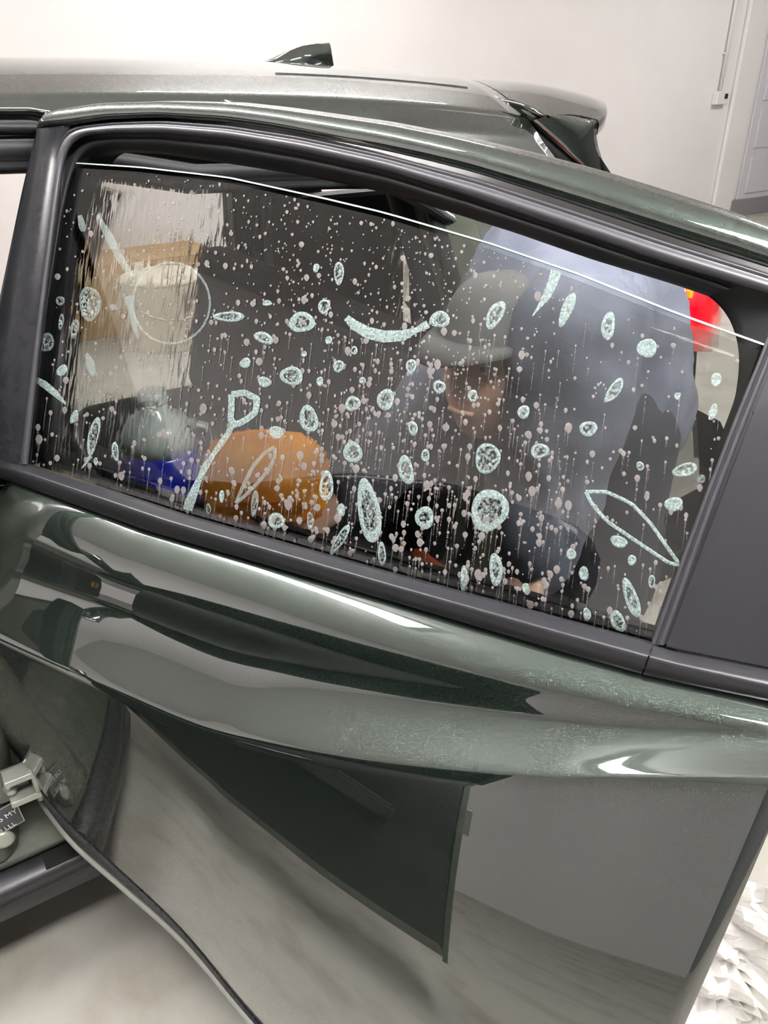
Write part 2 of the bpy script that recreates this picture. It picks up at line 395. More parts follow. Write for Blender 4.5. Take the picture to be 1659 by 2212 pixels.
# quarter panel + C-pillar, each side
def quarter_rows(f, far=0):
    rows = []
    for q in range(25):                 # bottom to rail
        r = []
        for i in range(20):
            # rear edge slants with the tailgate seam
            qq = q / 24
            xr = 1.74 - .50 * qq ** 1.5
            xf = (1.11 if far else .98) - .10 * max(0, qq - .5) - (0 if far else .4 * max(0, (qq - .8) / .2)); x = xf + (xr - xf) * i / 19
            zr = zrail(x); z = .55 + (zr - .55) * qq
            y0 = side_y(z) if z > ZB else -.035 * math.sin(max(0, (z - .55) / .55) * math.pi) * (1 if x < 1.4 else max(0, 1 - (x - 1.4) / .4))
            y = y0 + taper(x) * (.4 + .6 * qq)
            sm = max(0, (qq - .7) / .3); sm = sm * sm * (3 - 2 * sm) * .5 + .5 * sm ** 3; y = y * (1 - sm) + (.268 + taper(x)) * sm
            r.append(f(Vector((x, y, z))))
        rows.append(r)
    return rows
for s in (0, 1):
    o = fix_normals(loft('quarter_panel', quarter_rows((lambda p: mirror_y(p)) if s else (lambda p: p), s), PAINT, car)); solid(o, .02, -1)
    f = (lambda p: mirror_y(p)) if s else (lambda p: p)
    # door jamb behind the opening: painted, with seals
    J = []
    for (dx, dy, mm) in [(0, .0, 0), (-.02, .03, 0), (-.03, .06, 0), (-.045, .07, 1), (-.05, .09, 1), (-.04, .10, 0), (-.04, .14, 0), (-.06, .15, 1), (-.06, .20, 1)]:
        J.append([f(Vector(((1.12 if s else .99) - .05 * max(0, (z - .9) / .5) + dx - (.35 if z < .6 else 0) * (.6 - z) / .3, side_y(z) + dy, z))) for z in [.33 + i * .06 for i in range(20)]])
    fix_normals(loft('rear_door_jamb', J, [CHALK if False else JAMB, RUB], car, mi=[0, 0, 1, 1, 1, 0, 1, 1]))
    # rear trim inside
    box('cargo_side_trim', *((lambda a, b: (a, b))(*((( 1.0, .22, .4), (1.7, .3, 1.2)) if not s else ((1.14, 1.5, .4), (1.7, 1.58, 1.2))))), DARK, car, .02)
# --- tailgate with roof spoiler
def spoiler_pt(v, t):
    """t 0 = seam, 1 = lip"""
    p = roof_pt(seam_x(v) + .006, v); x1 = 1.53 + .33 * (1 - (1 - v) ** 2.2)
    q = Vector((x1, .40 + (.9 - .40) * v, 1.462 + .045 * (1 - (1 - v) ** 2)))
    r = p.lerp(q, t); r.z += .012 * math.sin(math.pi * t) + .004 * math.sin(math.pi * min(1, v * 1.2)) * 0
    return r
vs = [i / 12 for i in range(13)]; half = []
for v in vs:
    top = [spoiler_pt(v, t / 8) for t in range(9)]
    tip = top[-1]
    half.append(top + [tip + Vector((.006, 0, -.010)), tip + Vector((.004, 0, -.032)), tip + Vector((-.03, .01, -.050)), tip + Vector((-.09, .02, -.065))])
rows = half + [[mirror_y(p) for p in r] for r in half[-2::-1]]
gate = fix_normals(loft('tailgate_spoiler', rows, PAINT, car))
# end cap of the spoiler running down the D-pillar
for s in (0, 1):
    f = (lambda p: mirror_y(p)) if s else (lambda p: p)
    A = [atY(x, y, yy) for x, y, yy in [(1066, 206, .36), (1093, 222, .345), (1128, 248, .335), (1182, 293, .335), (1232, 337, .34), (1284, 381, .35)]]
    B = [half[0][3], half[0][5], half[0][8] + Vector((0, .0, 0)), half[0][9], half[0][10], half[0][11] + Vector((-.002, -.01, -.01))]
    B = [half[0][1], half[0][3], half[0][5], half[0][8], half[0][10] + Vector((-.012, -.01, -.012)), atY(1312, 376, .42)]
    rws = []
    for k in range(7):
        t_ = k / 6; rws.append([f(a_.lerp(b_, t_) + Vector((-.004, -.012, 0)) * math.sin(math.pi * t_)) for a_, b_ in zip(resample(A, 14), resample(B, 14))])
    o = fix_normals(loft('tailgate_corner', rws, PAINT, car)); solid(o, .008, -1)
    tube('tailgate_seal', [f(p + Vector((-.010, .024, -.006))) for p in resample(A, 14)[4:]], .019, RUB, car, 8)
# tailgate glass and lower shell
def gate_row(z, x, yin): return [Vector((x + .10 * math.sin(math.pi * i / 10), yin + (1.8 - 2 * yin) * i / 10, z)) for i in range(11)]
loft('rear_window', [gate_row(1.40, 1.53, .40), gate_row(1.15, 1.72, .30)], PRIV, car)
fix_normals(loft('tailgate', [gate_row(1.15, 1.72, .28), gate_row(1.0, 1.78, .20), gate_row(.75, 1.80, .18), gate_row(.5, 1.82, .18)], PAINT, car))
fix_normals(loft('rear_bumper', [gate_row(.72, 1.82, .10), gate_row(.6, 1.92, .10), gate_row(.35, 1.9, .10), gate_row(.3, 1.8, .12)], BLK, car))
# --- tail lamp wrapping the corner
for s in (0, 1):
    f = (lambda p: mirror_y(p)) if s else (lambda p: p)
    A = [Vector((1.46, .055, 1.16)), Vector((1.58, .075, 1.165)), Vector((1.68, .12, 1.16)), Vector((1.76, .22, 1.15))]
    B = [Vector((1.50, .035, 1.06)), Vector((1.60, .05, 1.045)), Vector((1.72, .10, 1.03)), Vector((1.80, .22, 1.02))]
    C_ = [Vector((1.54, .03, .99)), Vector((1.62, .045, .97)), Vector((1.73, .10, .95)), Vector((1.80, .22, .94))]
    A, B, C_ = [resample(q, 12) for q in (A, B, C_)]
    o = fix_normals(loft('tail_lamp', [[f(p + Vector((0, -.012, 0))) for p in q] for q in (A, B, C_)], TAILR, car)); solid(o, .02, -1)
    am = box('amber_lens', (1.500, .03, 1.115), (1.512, .06, 1.135), AMBER, o, .004) if not s else None
# --- pillars, sill, floor pan
def bpillar(f, sfx):
    r = []
    zs = [.33, .42, .55, .7, .9, 1.05, 1.1, 1.2, 1.3, 1.4, 1.49]
    for z in zs:
        lean = .125 * (z - 1.1) if z > 1.1 else .16 * (z - 1.1)
        w = .155 + .13 * max(0, (.7 - z)) ** 1.5 * 2
        y = side_y(z) + .05; xr = .035 + lean; xl = xr - w
        r.append([f(Vector(q)) for q in [(xl, y + .09, z), (xl, y + .02, z), (xl + .02, y, z), (xr - .03, y, z), (xr - .012, y + .012, z), (xr, y + .03, z), (xr, y + .12, z)]])
    lo = fix_normals(loft('b_pillar', r[:7], JAMB, car)); hi = fix_normals(loft('b_pillar_upper', r[6:], BLK, car))
    r2 = [[f(Vector((x, side_y(z) + .17, z))) for x in (-.17 + (z - 1.1) * .13, -.05 + (z - 1.1) * .13, .045 + (z - 1.1) * .13)] for z in zs]
    loft('b_pillar_trim', r2, DARK, car)
bpillar(lambda p: p, ''); bpillar(mirror_y, '')
for s in (0, 1):
    f = (lambda p: mirror_y(p)) if s else (lambda p: p)
    xs_ = [-1.2, -.6, -.3, -.1, .1, .4, .65]
    L = lambda y, z: [f(Vector((x, y, z))) for x in xs_]
    fix_normals(loft('sill', [L(.24, .40), L(.13, .395), L(.085, .36), L(.075, .325), L(.055, .318), L(.052, .308), L(.075, .300)], JAMB, car, smooth_=True))
    fix_normals(loft('rocker_cladding', [L(.08, .299), L(.035, .297), L(.018, .288), L(.010, .270), L(.022, .262), L(.012, .254), L(.014, .225), L(.030, .205), L(.12, .2)], BLK, car))
    box('sill_step_gap', (-.06, .02, .296), (.02, .06, .3), DEEP, car, 0) if not s else None
box('floor_pan', (-1.4, .12, .2), (1.85, 1.68, .3), DEEP, car, .01)
box('cabin_carpet', (-1.2, .24, .3), (1.0, 1.56, .34), FAB, car, .01)
box('cargo_floor', (.95, .24, .55), (1.75, 1.56, .62), FAB, car, .01)
# --- hinge, check strap, placard and grommet at the foot of the pillar
hb = atY(28, 1690, .045); ex = Vector((1, 0, 0)); ez = Vector((0, 0, 1)); ey = Vector((0, -1, 0))
hg = box('lower_hinge', hb + Vector((-.03, -.006, -.035)), hb + Vector((.028, .006, .035)), JAMB, car, .006)
for dz in (-.026, .022):
    box('hinge_leaf', hb + Vector((-.012, -.034, dz)), hb + Vector((.042, -.002, dz + .012)), CHALK, hg, .002)
tube('hinge_pin', [hb + Vector((.034, -.028, -.034)), hb + Vector((.034, -.028, .042))], .006, CHALK, hg, 10)
lathe('hinge_bolt', [(.012, 0), (.013, .004), (.009, .010), (.0085, .014), (.004, .015)], hb + Vector((-.006, -.006, -.002)), CHALK, hg, 10, Vector((0, -1, 0)))
lb = [atY(x, y, .047) for x, y in ((-60, 1782), (33, 1728), (54, 1772), (-40, 1826))]
lab = prism('placard', lb, (0, .0015, 0), LABELM, car)
e1 = (lb[1] - lb[0]).normalized(); e2 = (lb[1] - lb[2]).normalized()
for i in range(4):
    a, b = lb[i], lb[(i + 1) % 4]; nn = (b - a).normalized().cross(Vector((0, -1, 0))) * .0018
    me_obj('placard_border', [a + Vector((0, -.001, 0)), b + Vector((0, -.001, 0)), b + nn + Vector((0, -.001, 0)), a + nn + Vector((0, -.001, 0))], [(0, 1, 2, 3)], CHALK, lab)
def text(name, s, size, org, ax, ay, m, parent):
    c = bpy.data.curves.new(name, 'FONT'); c.body = s; c.size = size; c.extrude = .0002
    o = bpy.data.objects.new(name, c); COL.objects.link(o)
    dg = bpy.context.evaluated_depsgraph_get(); me = bpy.data.meshes.new_from_object(o.evaluated_get(dg)); bpy.data.objects.remove(o)
    az = ax.cross(ay).normalized(); M = Matrix((ax.normalized(), ay.normalized(), az)).transposed().to_4x4(); M.translation = org
    me.transform(M); me.materials.clear(); me.materials.append(m)
    return link(bpy.data.objects.new(name, me), parent)
ax = (lb[1] - lb[0]).normalized(); ay = Vector((0, -1, 0)).cross(ax).normalized() * -1
if ay.z < 0: ay = -ay
text('print_line', 'CAR b MY', .0155, lb[3].lerp(lb[0], .52) + Vector((.004, -.002, 0)), ax, ay, WHT, lab)
text('print_line', 'INT 0LLLL', .0135, lb[3].lerp(lb[0], .06) + Vector((.004, -.002, 0)), ax, ay, WHT, lab)
gp = atY(8, 1812, .045)
lathe('grommet', [(.018, 0), (.019, .004), (.014, .007), (.006, .005), (.0, .005)], gp, CHALK, car, 18, Vector((0, -1, 0)))
# --- seats, wheel, dash
def seat(name, x, y, w, h=.62, back=.12, head=True):
    c = box(name, (x - .25, y - w / 2, .45), (x + .25, y + w / 2, .62), FAB, car, .06, seg=4)
    rt = Matrix.Rotation(R(14), 3, 'Y')
    box('seat_back', (x + .20, y - w / 2, .58), (x + .34, y + w / 2, .58 + h), FAB, c, .06, rt, 4)
    if head:
        box('headrest', (x + .33, y - .13, 1.22), (x + .43, y + .13, 1.40), FAB, c, .045, rt, 4)
        for s in (-1, 1): tube('headrest_post', [(x + .33, y + s * .06, 1.1), (x + .38, y + s * .06, 1.26)], .006, SILV, c, 8)
seat('front_seat', -.62, .52, .5); seat('front_seat', -.62, 1.28, .5)
seat('rear_bench', .62, .9, 1.24, .5, head=False)
w = Vector((-.98, .52, 1.0)); axw = Vector((.85, 0, .5)).normalized(); a_ = axw.orthogonal().normalized(); b2 = axw.cross(a_)
tube('steering_wheel', [w + (a_ * math.cos(k * math.pi / 16) + b2 * math.sin(k * math.pi / 16)) * .18 for k in range(33)], .016, DARK, car, 10)
lathe('steering_hub', [(.08, -.02), (.075, .015), (.03, .03)], w, DARK, car, 16, axw)
box('dashboard', (-1.5, .2, .75), (-1.12, 1.6, 1.05), DARK, car, .06, seg=4)
for s in (0, 1):
    f = (lambda p: mirror_y(p)) if s else (lambda p: p)
    P = [Vector((-1.12, .27, 1.52)), Vector((-1.35, .20, 1.36)), Vector((-1.62, .12, 1.15)), Vector((-1.75, .08, 1.06))]
    tube('a_pillar', [f(p) for p in P], .04, PAINT, car, 12)
    rr = []
    for z, y in ((1.06, .03), (.9, -.02), (.7, -.03), (.5, 0.0), (.3, .04)):
        rr.append([f(Vector((x, y + .12 * max(0, (-1.6 - x)) ** 1.5, z - .10 * max(0, -1.4 - x) * (1 if z > 1 else 0)))) for x in (-1.17, -1.4, -1.7, -2.0, -2.3)])
    fix_normals(loft('front_fender', rr, PAINT, car))
loft('windshield', [[Vector((-1.12 - .06 * math.sin(math.pi * i / 8), .27 + 1.26 * i / 8, 1.53)) for i in range(9)], [Vector((-1.76 - .12 * math.sin(math.pi * i / 8), .1 + 1.6 * i / 8, 1.06)) for i in range(9)]], GLASS, car)
fix_normals(loft('hood', [[Vector((x, .06 + 1.68 * i / 10, 1.05 - .22 * (-1.7 - x) ** 1.3 + .03 * math.sin(math.pi * i / 10))) for i in range(11)] for x in (-1.72, -1.9, -2.1, -2.3)], PAINT, car))
# --- wheels on the near side
for wx in (1.32, ):
    tr = lathe('rear_wheel', [(.20, 0), (.30, .0), (.33, .02), (.335, .1), (.33, .18), (.30, .2)], (wx, .05, .335), TYRE, car, 40, Vector((0, 1, 0)))
    lathe('rim', [(.0, .03), (.06, .02), (.19, .035), (.205, .015), (.21, .03)], (wx, .05, .335), SILV, tr, 30, Vector((0, 1, 0)))
# --- antenna fin
P = [atY(x, y, .9) for x, y in [(560, 147), (585, 133), (605, 119), (630, 106), (650, 98), (680, 93), (709, 92), (711, 152), (700, 157), (600, 157)]]
c0 = sum(P, Vector()) / len(P)
rows = []
for k in range(9):
    w_ = (k - 4) / 4
    rows.append([Vector((p.x - abs(w_) ** 2 * .02 * (1 if p.x < c0.x else 0), .9 + w_ * .028 * (1 - .72 * max(0, min(1, (p.z - 1.585) / .075)) ** .8), p.z - (.012 * abs(w_) ** 3 if p.z > 1.60 else 0))) for p in P])
fix_normals(loft('antenna_fin', rows, PAINT, car, close=True, caps=True))

# ================================================================== rear door (open)
def px_line(pts, off): return [DP(bp(x, y, off), off) for x, y in pts]
NB = [(-.15, -.02), (.004, .011), (.149, .033), (.314, .06), (.48, .106), (.6, .135), (.8, .165), (1.1, .175)]
CREASE_PX = [(-120, 1330), (0, 1385), (215, 1480), (425, 1570), (565, 1605), (830, 1650), (1100, 1675), (1240, 1682), (1659, 1684), (1800, 1684)]
NC = [(-.2, .032), (0, .034), (.25, .038), (.45, .036), (.6, .026), (.75, .004), (.9, -.025), (1.05, -.045), (1.3, -.05)]
crease = []
for x, y in CREASE_PX:
    u = .4
    for _ in range(6): u, z = bp(x, y, interp(NC, u) - BN)
    crease.append((u, z))
crease = [(crease[0][0] - .15, crease[0][1])] + crease
BELT_PX = [(-160, 985), (0, 1032), (310, 1145), (830, 1295), (1200, 1405), (1385, 1457), (1500, 1482), (1659, 1516), (1800, 1548)]
belt = [bp(x, y, .004) for x, y in BELT_PX]; belt = [(belt[0][0] - .1, belt[0][1])] + belt
rear_a, rear_b = bp(1658, 2096, .14 - BN), bp(1590, 2212, .15 - BN)
def urear(z): return rear_a[0] + (z - rear_a[1]) * (rear_b[0] - rear_a[0]) / (rear_b[1] - rear_a[1]) if z < rear_a[1] else rear_a[0] + (z - rear_a[1]) * .02
def ufront(z): return .012 + .125 * (z - 1.1) if z > 1.1 else -.055 - .07 * (1.1 - z)
def zbot(u): return .375 + .10 * max(0, min(1, (.07 - u) / .18)) ** 2.4
# slope of the skin between belt and crease (degrees the surface faces upward)
EPROF = [(0, 68), (.025, 56), (.06, 45), (.12, 40), (.22, 31), (.34, 20), (.44, 16), (.54, 20), (.65, 32), (.76, 39), (.9, 42), (.97, 40), (1.0, 26)]
cum = [0]; KU = 48
for i in range(KU): cum.append(cum[-1] + math.tan(R(interp(EPROF, (i + .5) / KU))) / KU)
NU, KL = 72, 40
rows = []
for r in range(KU + KL + 1):
    row = []
    for c in range(NU + 1):
        a = c / NU
        z = .9; 
        for _ in range(5):
            u = ufront(z) + (urear(z) - ufront(z)) * a
            zt, zc = interp(belt, u) + .004, sinterp(crease, u)
            if r <= KU:
                s = r / KU; z = zt + (zc - zt) * s
            else:
                s = (r - KU) / KL; z = zc + (zbot(u) - zc) * s
        nc = sinterp(NC, u)
        if r <= KU: n = BN + (nc - BN) * cum[r] / cum[KU]
        else:
            s = (r - KU) / KL; nb = sinterp(NB, u)
            n = nc + (nb - nc) * s + .032 * 4 * s * (1 - s) * min(1, max(.2, .3 + u * 1.6))
        row.append(D(u, n, z))
    rows.append(row)
door = fix_normals(loft('rear_door', rows, PAINT, car)); 
# make sure normals face outward
if door.data.polygons[len(door.data.polygons) // 2].normal.dot(DN) < 0:
    door.data.flip_normals()
solid(door, .022, -1)
bot_edge = [rows[-1][c] for c in range(NU + 1)]

# inner trim of the door, seen only from behind
uz = [(.03, .42), (.03, 1.03), (.93, 1.03), (.93, .75), (.75, .42)]
prism('inner_trim', [D(u, -.20, z) for u, z in uz], DN * .03, DARK, door, .01)

K = 90
TOP0 = [(78, 276), (80, 262), (90, 246), (110, 238), (215, 223), (350, 219), (500, 223), (600, 234), (830, 267), (970, 295), (1130, 333), (1287, 375), (1430, 420), (1570, 465), (1659, 497), (1800, 555)]
TOP1 = [(84, 277), (88, 276), (100, 275), (140, 272), (240, 258), (350, 254), (490, 264), (600, 280), (830, 325), (930, 348), (1030, 374), (1180, 422), (1330, 472), (1480, 522), (1659, 578), (1800, 628)]
o = fix_normals(loft('painted_frame', [[p - DN * .03 for p in smooth(px_line(TOP0, -.004), K, 1)], smooth(px_line(TOP0, -.004), K, 1), smooth(px_line([(a + (c_ - a) * .06, b + (d_ - b) * .10) for (a, b), (c_, d_) in zip(TOP0, TOP1)], .004), K, 1), smooth(px_line([(a + (c_ - a) * .9, b + (d_ - b) * .9) for (a, b), (c_, d_) in zip(TOP0, TOP1)], .004), K, 1), smooth(px_line(TOP1, -.002), K, 1), [p - DN * .02 for p in smooth(px_line(TOP1, -.002), K, 1)]], PAINT, door))
# black cover of the front upright
PO = [(80, 278), (50, 400), (25, 520), (0, 640), (-40, 830), (-75, 1000)]
PI_ = [(142, 275), (121, 320), (108, 420), (92, 560), (75, 700), (38, 1000)]
o = fix_normals(loft('upright_cover', [[p - DN * .035 for p in smooth(px_line(PO, 0), 30, 1)], smooth(px_line(PO, 0), 30, 1), smooth(px_line([(a * .93 + c_ * .07, b * .93 + d_ * .07) for (a, b), (c_, d_) in zip(PO, PI_)], .004), 30, 1), smooth(px_line(PI_, .002), 30, 1), [p - DN * .02 for p in smooth(px_line(PI_, .002), 30, 1)]], PILLAR, door))
# window seal: outer ridge, then the recessed run channel
RA = [(36, 1003), (73, 700), (106, 420), (120, 320), (132, 288), (160, 272), (240, 263), (350, 259), (490, 269), (650, 293), (830, 332), (1030, 384), (1230, 449), (1430, 516), (1659, 588), (1800, 636)]
RB = [(62, 1003), (92, 700), (127, 430), (139, 350), (152, 312), (180, 294), (240, 288), (350, 288), (490, 300), (650, 328), (830, 368), (1030, 430), (1230, 497), (1430, 566), (1659, 636), (1800, 690)]
def mixl(A, B, t): return [(a + (c_ - a) * t, b + (d_ - b) * t) for (a, b), (c_, d_) in zip(A, B)]
rws = [smooth(px_line([(x - 8 * (y > 300), y - 14 * (y <= 300 or x > 200)) for x, y in RA], -.03), 130, 2)]
for t_, off in ((0, -.012), (.06, -.003), (.16, .000), (.24, -.004), (.40, .001), (.62, .003), (.85, -.001), (.96, -.007), (1.0, -.016)):
    rws.append(smooth(px_line(mixl(RA, RB, t_), off), 130, 2))
fix_normals(loft('window_seal', rws, SEAL, door))
OP = [(72, 1006), (100, 700), (138, 500), (160, 425), (183, 365), (205, 338), (260, 328), (350, 333), (490, 353), (650, 378), (830, 416), (970, 458), (1110, 502), (1280, 561), (1455, 614), (1530, 640)]
RBx = RB[:-2] + [(1480, 577), (1600, 615)]
OP2 = OP
rws = []
for t_, off in ((0, -.016), (.25, -.020), (.32, -.015), (.5, -.018), (.58, -.026), (.8, -.034), (1.0, -.045)):
    rws.append(smooth(px_line(mixl(RBx, OP2, t_), off), 130, 1))
rws.append([p - DN * .05 for p in rws[-1]])
fix_normals(loft('window_run_channel', rws, RUB, door))
# rear corner of the opening, behind the glass
OC = [(1530, 640), (1552, 657), (1575, 687), (1590, 725), (1597, 765), (1595, 810), (1588, 860), (1560, 935), (1400, 1392)]
OD = [(1600, 615), (1659, 634), (1700, 650), (1700, 700), (1690, 745), (1670, 790), (1640, 850), (1608, 940), (1462, 1400)]
rws = [smooth(px_line(mixl(OD, OC, t_), o_), 60, 1) for t_, o_ in ((0, -.014), (.25, -.022), (.8, -.036), (1.0, -.042))]
rws.append([p - DN * .05 for p in rws[-1]])
fix_normals(loft('rear_corner_trim', rws, RUB, door))
# division bar
DA = [(1666, 698), (1648, 752), (1596, 878), (1515, 1088), (1405, 1392)]
DB = [(1690, 710), (1672, 765), (1622, 888), (1541, 1096), (1436, 1394)]
fix_normals(loft('division_bar', [smooth(px_line(mixl(DA, DB, t_), o_), 30, 1) for t_, o_ in ((0, -.03), (.02, -.006), (.2, -.001), (.38, -.004), (.45, -.008), (.55, -.003), (.8, .001), (1, -.006))], SEAL, door))
# black rear quarter panel of the door
q = [(1686, 715), (1620, 892), (1540, 1098), (1430, 1400), (1470, 1410), (1560, 1428), (1659, 1448), (1800, 1480), (1850, 1200), (1850, 760)]
me = prism('corner_applique', px_line(q, -.001), -DN * .02, BLK, door, .003)
# belt mouldings
BT = [(-160, 950), (60, 1000), (400, 1110), (830, 1231), (1200, 1331), (1411, 1387)]
BB = [(-160, 985), (10, 1036), (310, 1145), (830, 1296), (1200, 1405), (1385, 1457)]
def moulding(name, A, B, k):
    rws = [smooth(px_line(mixl(A, B, t_), o_), k, 0) for t_, o_ in ((0, -.016), (.04, -.008), (.10, -.001), (.30, .006), (.38, .012), (.46, .0145), (.60, .0155), (.9, .014), (.97, .010), (1.0, .002))]
    return fix_normals(loft(name, rws, BLK, door, caps=False))
moulding('belt_moulding', BT, BB, 60)
moulding('rear_belt_moulding', [(1415, 1388), (1445, 1398), (1659, 1440), (1800, 1468)], [(1389, 1458), (1500, 1483), (1659, 1516), (1800, 1548)], 20)
# rough wet strip along the lower edge
def skin_up(c, d):
    """point d metres above the lower edge, measured on the skin"""
    r = len(rows) - 1
    while r > 0 and d > 0:
        a, b = rows[r][c], rows[r - 1][c]; l = (b - a).length
        if l >= d: return a.lerp(b, d / l)
        d -= l; r -= 1
    return rows[r][c]
cols = list(range(1, 44)); A_, B_, M_ = [], [], []
for c in cols:
    k = (c - 1) / 42; w0 = .012 + .004 * k; w1 = w0 + .088 * (1 - k) ** .8 + .001
    A_.append(skin_up(c, w1) + DN * .0015); B_.append(skin_up(c, w0) + DN * .0015); M_.append(skin_up(c, (w0 + w1) / 2) + DN * .005)
fix_normals(loft('lower_edge_strip', [[p - DN * .004 for p in A_], A_, M_, B_, [p - DN * .004 for p in B_]], WETRUB, door))
tube('lower_hem', [p + DN * .002 for p in bot_edge[2:60]], .006, HEM, door, 8)

# glass
GT = [(143, 352), (300, 362), (490, 384), (700, 430), (830, 461), (1060, 528), (1250, 594), (1460, 678), (1652, 747)]
GB = [(50, 1030), (180, 1070), (400, 1140), (650, 1210), (830, 1262), (1000, 1310), (1200, 1362), (1300, 1392), (1418, 1420)]
GO = -.020
def grid_uz(A, B, off, nu, nv):
    a = resample([Vector((*bp(x, y, off), 0)) for x, y in A], nu); b = resample([Vector((*bp(x, y, off), 0)) for x, y in B], nu)
    return [[a[i].lerp(b[i], j / (nv - 1)) for i in range(nu)] for j in range(nv)]
def sheet(name, g, off, m, parent, thick=None):
    V = [DP((p.x, p.y), off) for r in g for p in r]; k = len(g[0]); uvs = [(p.x, p.y) for r in g for p in r]
    Fc = [(i * k + j, i * k + j + 1, i * k + k + j + 1, i * k + k + j) for i in range(len(g) - 1) for j in range(k - 1)]
    o = me_obj(name, V, Fc, m, parent, True, None, uvs)
    if o.data.polygons[0].normal.dot(DN) < 0: o.data.flip_normals()
    return o
g = grid_uz(GT, GB, GO, 40, 16)
gl = solid(sheet('window_glass', g, GO, GLASS, door), .0042, -1)
e0 = [DP((p.x, p.y), GO) for p in g[0]]
fix_normals(loft('glass_edge', [e0, [p + Vector((0, 0, .0012)) - DN * .001 for p in e0], [p + Vector((0, 0, .0012)) - DN * .0034 for p in e0], [p - DN * .0042 for p in e0]], GEDGE, door))

# ================================================================== tint film with its bubbles and drops
FO = GO + .0012
FT = [(150, 362), (300, 371), (490, 394), (700, 440), (830, 471), (1060, 539), (1250, 606), (1460, 690), (1640, 756)]
gf = grid_uz(FT, [(52, 1030)] + GB[1:-1] + [(1416, 1418)], FO, 40, 16)
fc = DP(bp(830, 1200, FO), FO)
film = sheet('tint_film', gf, FO, FILM, None)
tag(film, 'wet dark window tint film laid on the rear door glass', 'tint film')
BO = FO + .0012
def fp(x, y, o=BO): return DP(bp(x, y, o), o)
def bubble(cx, cy, rx, ry, ang=0, ring=.35, kind=0, seed=0):
    rnd = random.Random(int(cx * 7 + cy * 13)); k = max(14, min(30, int((rx + ry) * .7)))
    ca, sa = math.cos(R(ang)), math.sin(R(ang)); ph = [rnd.uniform(0, 6.28) for _ in range(3)]
    V = []
    for q, o_ in ((1.0, .0), (1 - ring * .5, .0009), (1 - ring, .0003)):
        for i in range(k):
            t_ = 2 * math.pi * i / k
            wob = 1 + (.07 * math.sin(2 * t_ + ph[0]) + .05 * math.sin(3 * t_ + ph[1])) + (.05 * math.sin(5 * t_ + ph[2]) + rnd.uniform(-.04, .04) if q < 1 else 0)
            x, y = rx * q * wob * math.cos(t_), ry * q * wob * math.sin(t_)
            V.append(fp(cx + x * ca - y * sa, cy + x * sa + y * ca, BO + o_))
    V.append(fp(cx, cy, BO + .0003))
    Fc = []; MI = []
    for b0 in (0, k):
        for i in range(k): Fc.append((b0 + i, b0 + (i + 1) % k, b0 + k + (i + 1) % k, b0 + k + i)); MI.append(0)
    for i in range(k): Fc.append((2 * k + i, 2 * k + (i + 1) % k, 3 * k)); MI.append(1)
    ms = {0: [FOAM, HAZE], 1: [FOAM, FOAM], 2: [FAINT, HAZE], 3: [FAINT, FAINT]}[kind]
    return me_obj('bubble', V, Fc, ms, film, True, MI)
def streak(pts, wid, m=FOAM):
    """tapering soapy smear along pixel points with half-widths"""
    rws = []
    for i, ((x, y), w_) in enumerate(zip(pts, wid)):
        x0, y0 = pts[max(i - 1, 0)]; x1, y1 = pts[min(i + 1, len(pts) - 1)]
        l = math.hypot(x1 - x0, y1 - y0); nx, ny = -(y1 - y0) / l, (x1 - x0) / l
        rws.append([fp(x + nx * w_ * k, y + ny * w_ * k, BO + (.0008 if k == 0 else 0)) for k in (-1, 0, 1)])
    return fix_normals(loft('soap_streak', rws, m, film))
def outline(pts, w_, m=FOAM):
    p = pts + [pts[0]]; p = [(v.x, v.y) for v in resample([Vector((a, b, 0)) for a, b in p], 40)]
    return streak(p, [w_] * len(p), m)
for b_ in [(652, 696, 27, 23, 10, .42), (495, 684, 34, 11, 3, .4), (700, 662, 13, 16, 0, .3), (570, 730, 22, 12, 28, .45), (765, 757, 8, 9, 0, .4), (732, 590, 11, 25, -3, .25),
           (630, 812, 25, 20, 28, .35), (731, 791, 12, 13, 0, .4), (762, 872, 16, 17, 0, .4), (667, 905, 21, 28, -8, .35), (762, 977, 20, 24, 8, .4), (705, 1050, 16, 31, 0, .35), (597, 1125, 19, 16, 15, .4),
           (249, 975, 8, 20, -5, .4), (202, 942, 12, 40, 12, .3), (1070, 680, 16, 34, 24, .35), (1314, 704, 15, 30, 12, .45), (1053, 990, 29, 31, 0, .2), (1166, 974, 19, 17, 0, .35), (919, 984, 10, 13, 0, .4),
           (877, 1015, 17, 30, -14, .4), (1480, 1015, 26, 15, -14, .3), (1057, 1102, 41, 45, -10, .36), (917, 1118, 19, 26, 5, .45), (1071, 1230, 15, 34, 0, .5), (1364, 1292, 15, 42, -20, .42),
           (797, 1105, 24, 70, -6, .36), (735, 1165, 10, 36, 30, .3), (825, 1197, 9, 25, -5, .35), (1271, 926, 20, 16, 10, .4), (1021, 855, 11, 13, 0, .45), (1131, 890, 14, 14, 0, .5), (888, 791, 12, 15, 0, .4),
           (949, 836, 13, 15, 0, .4), (950, 690, 22, 18, -25, .42), (1327, 843, 12, 32, 32, .3), (1335, 1342, 14, 26, -20, .4), (1408, 1256, 8, 14, 0, .35), (892, 925, 11, 15, -15, .4), (833, 863, 19, 22, 0, .35), (1383, 1007, 9, 10, 0, .4)]:
    bubble(*b_)
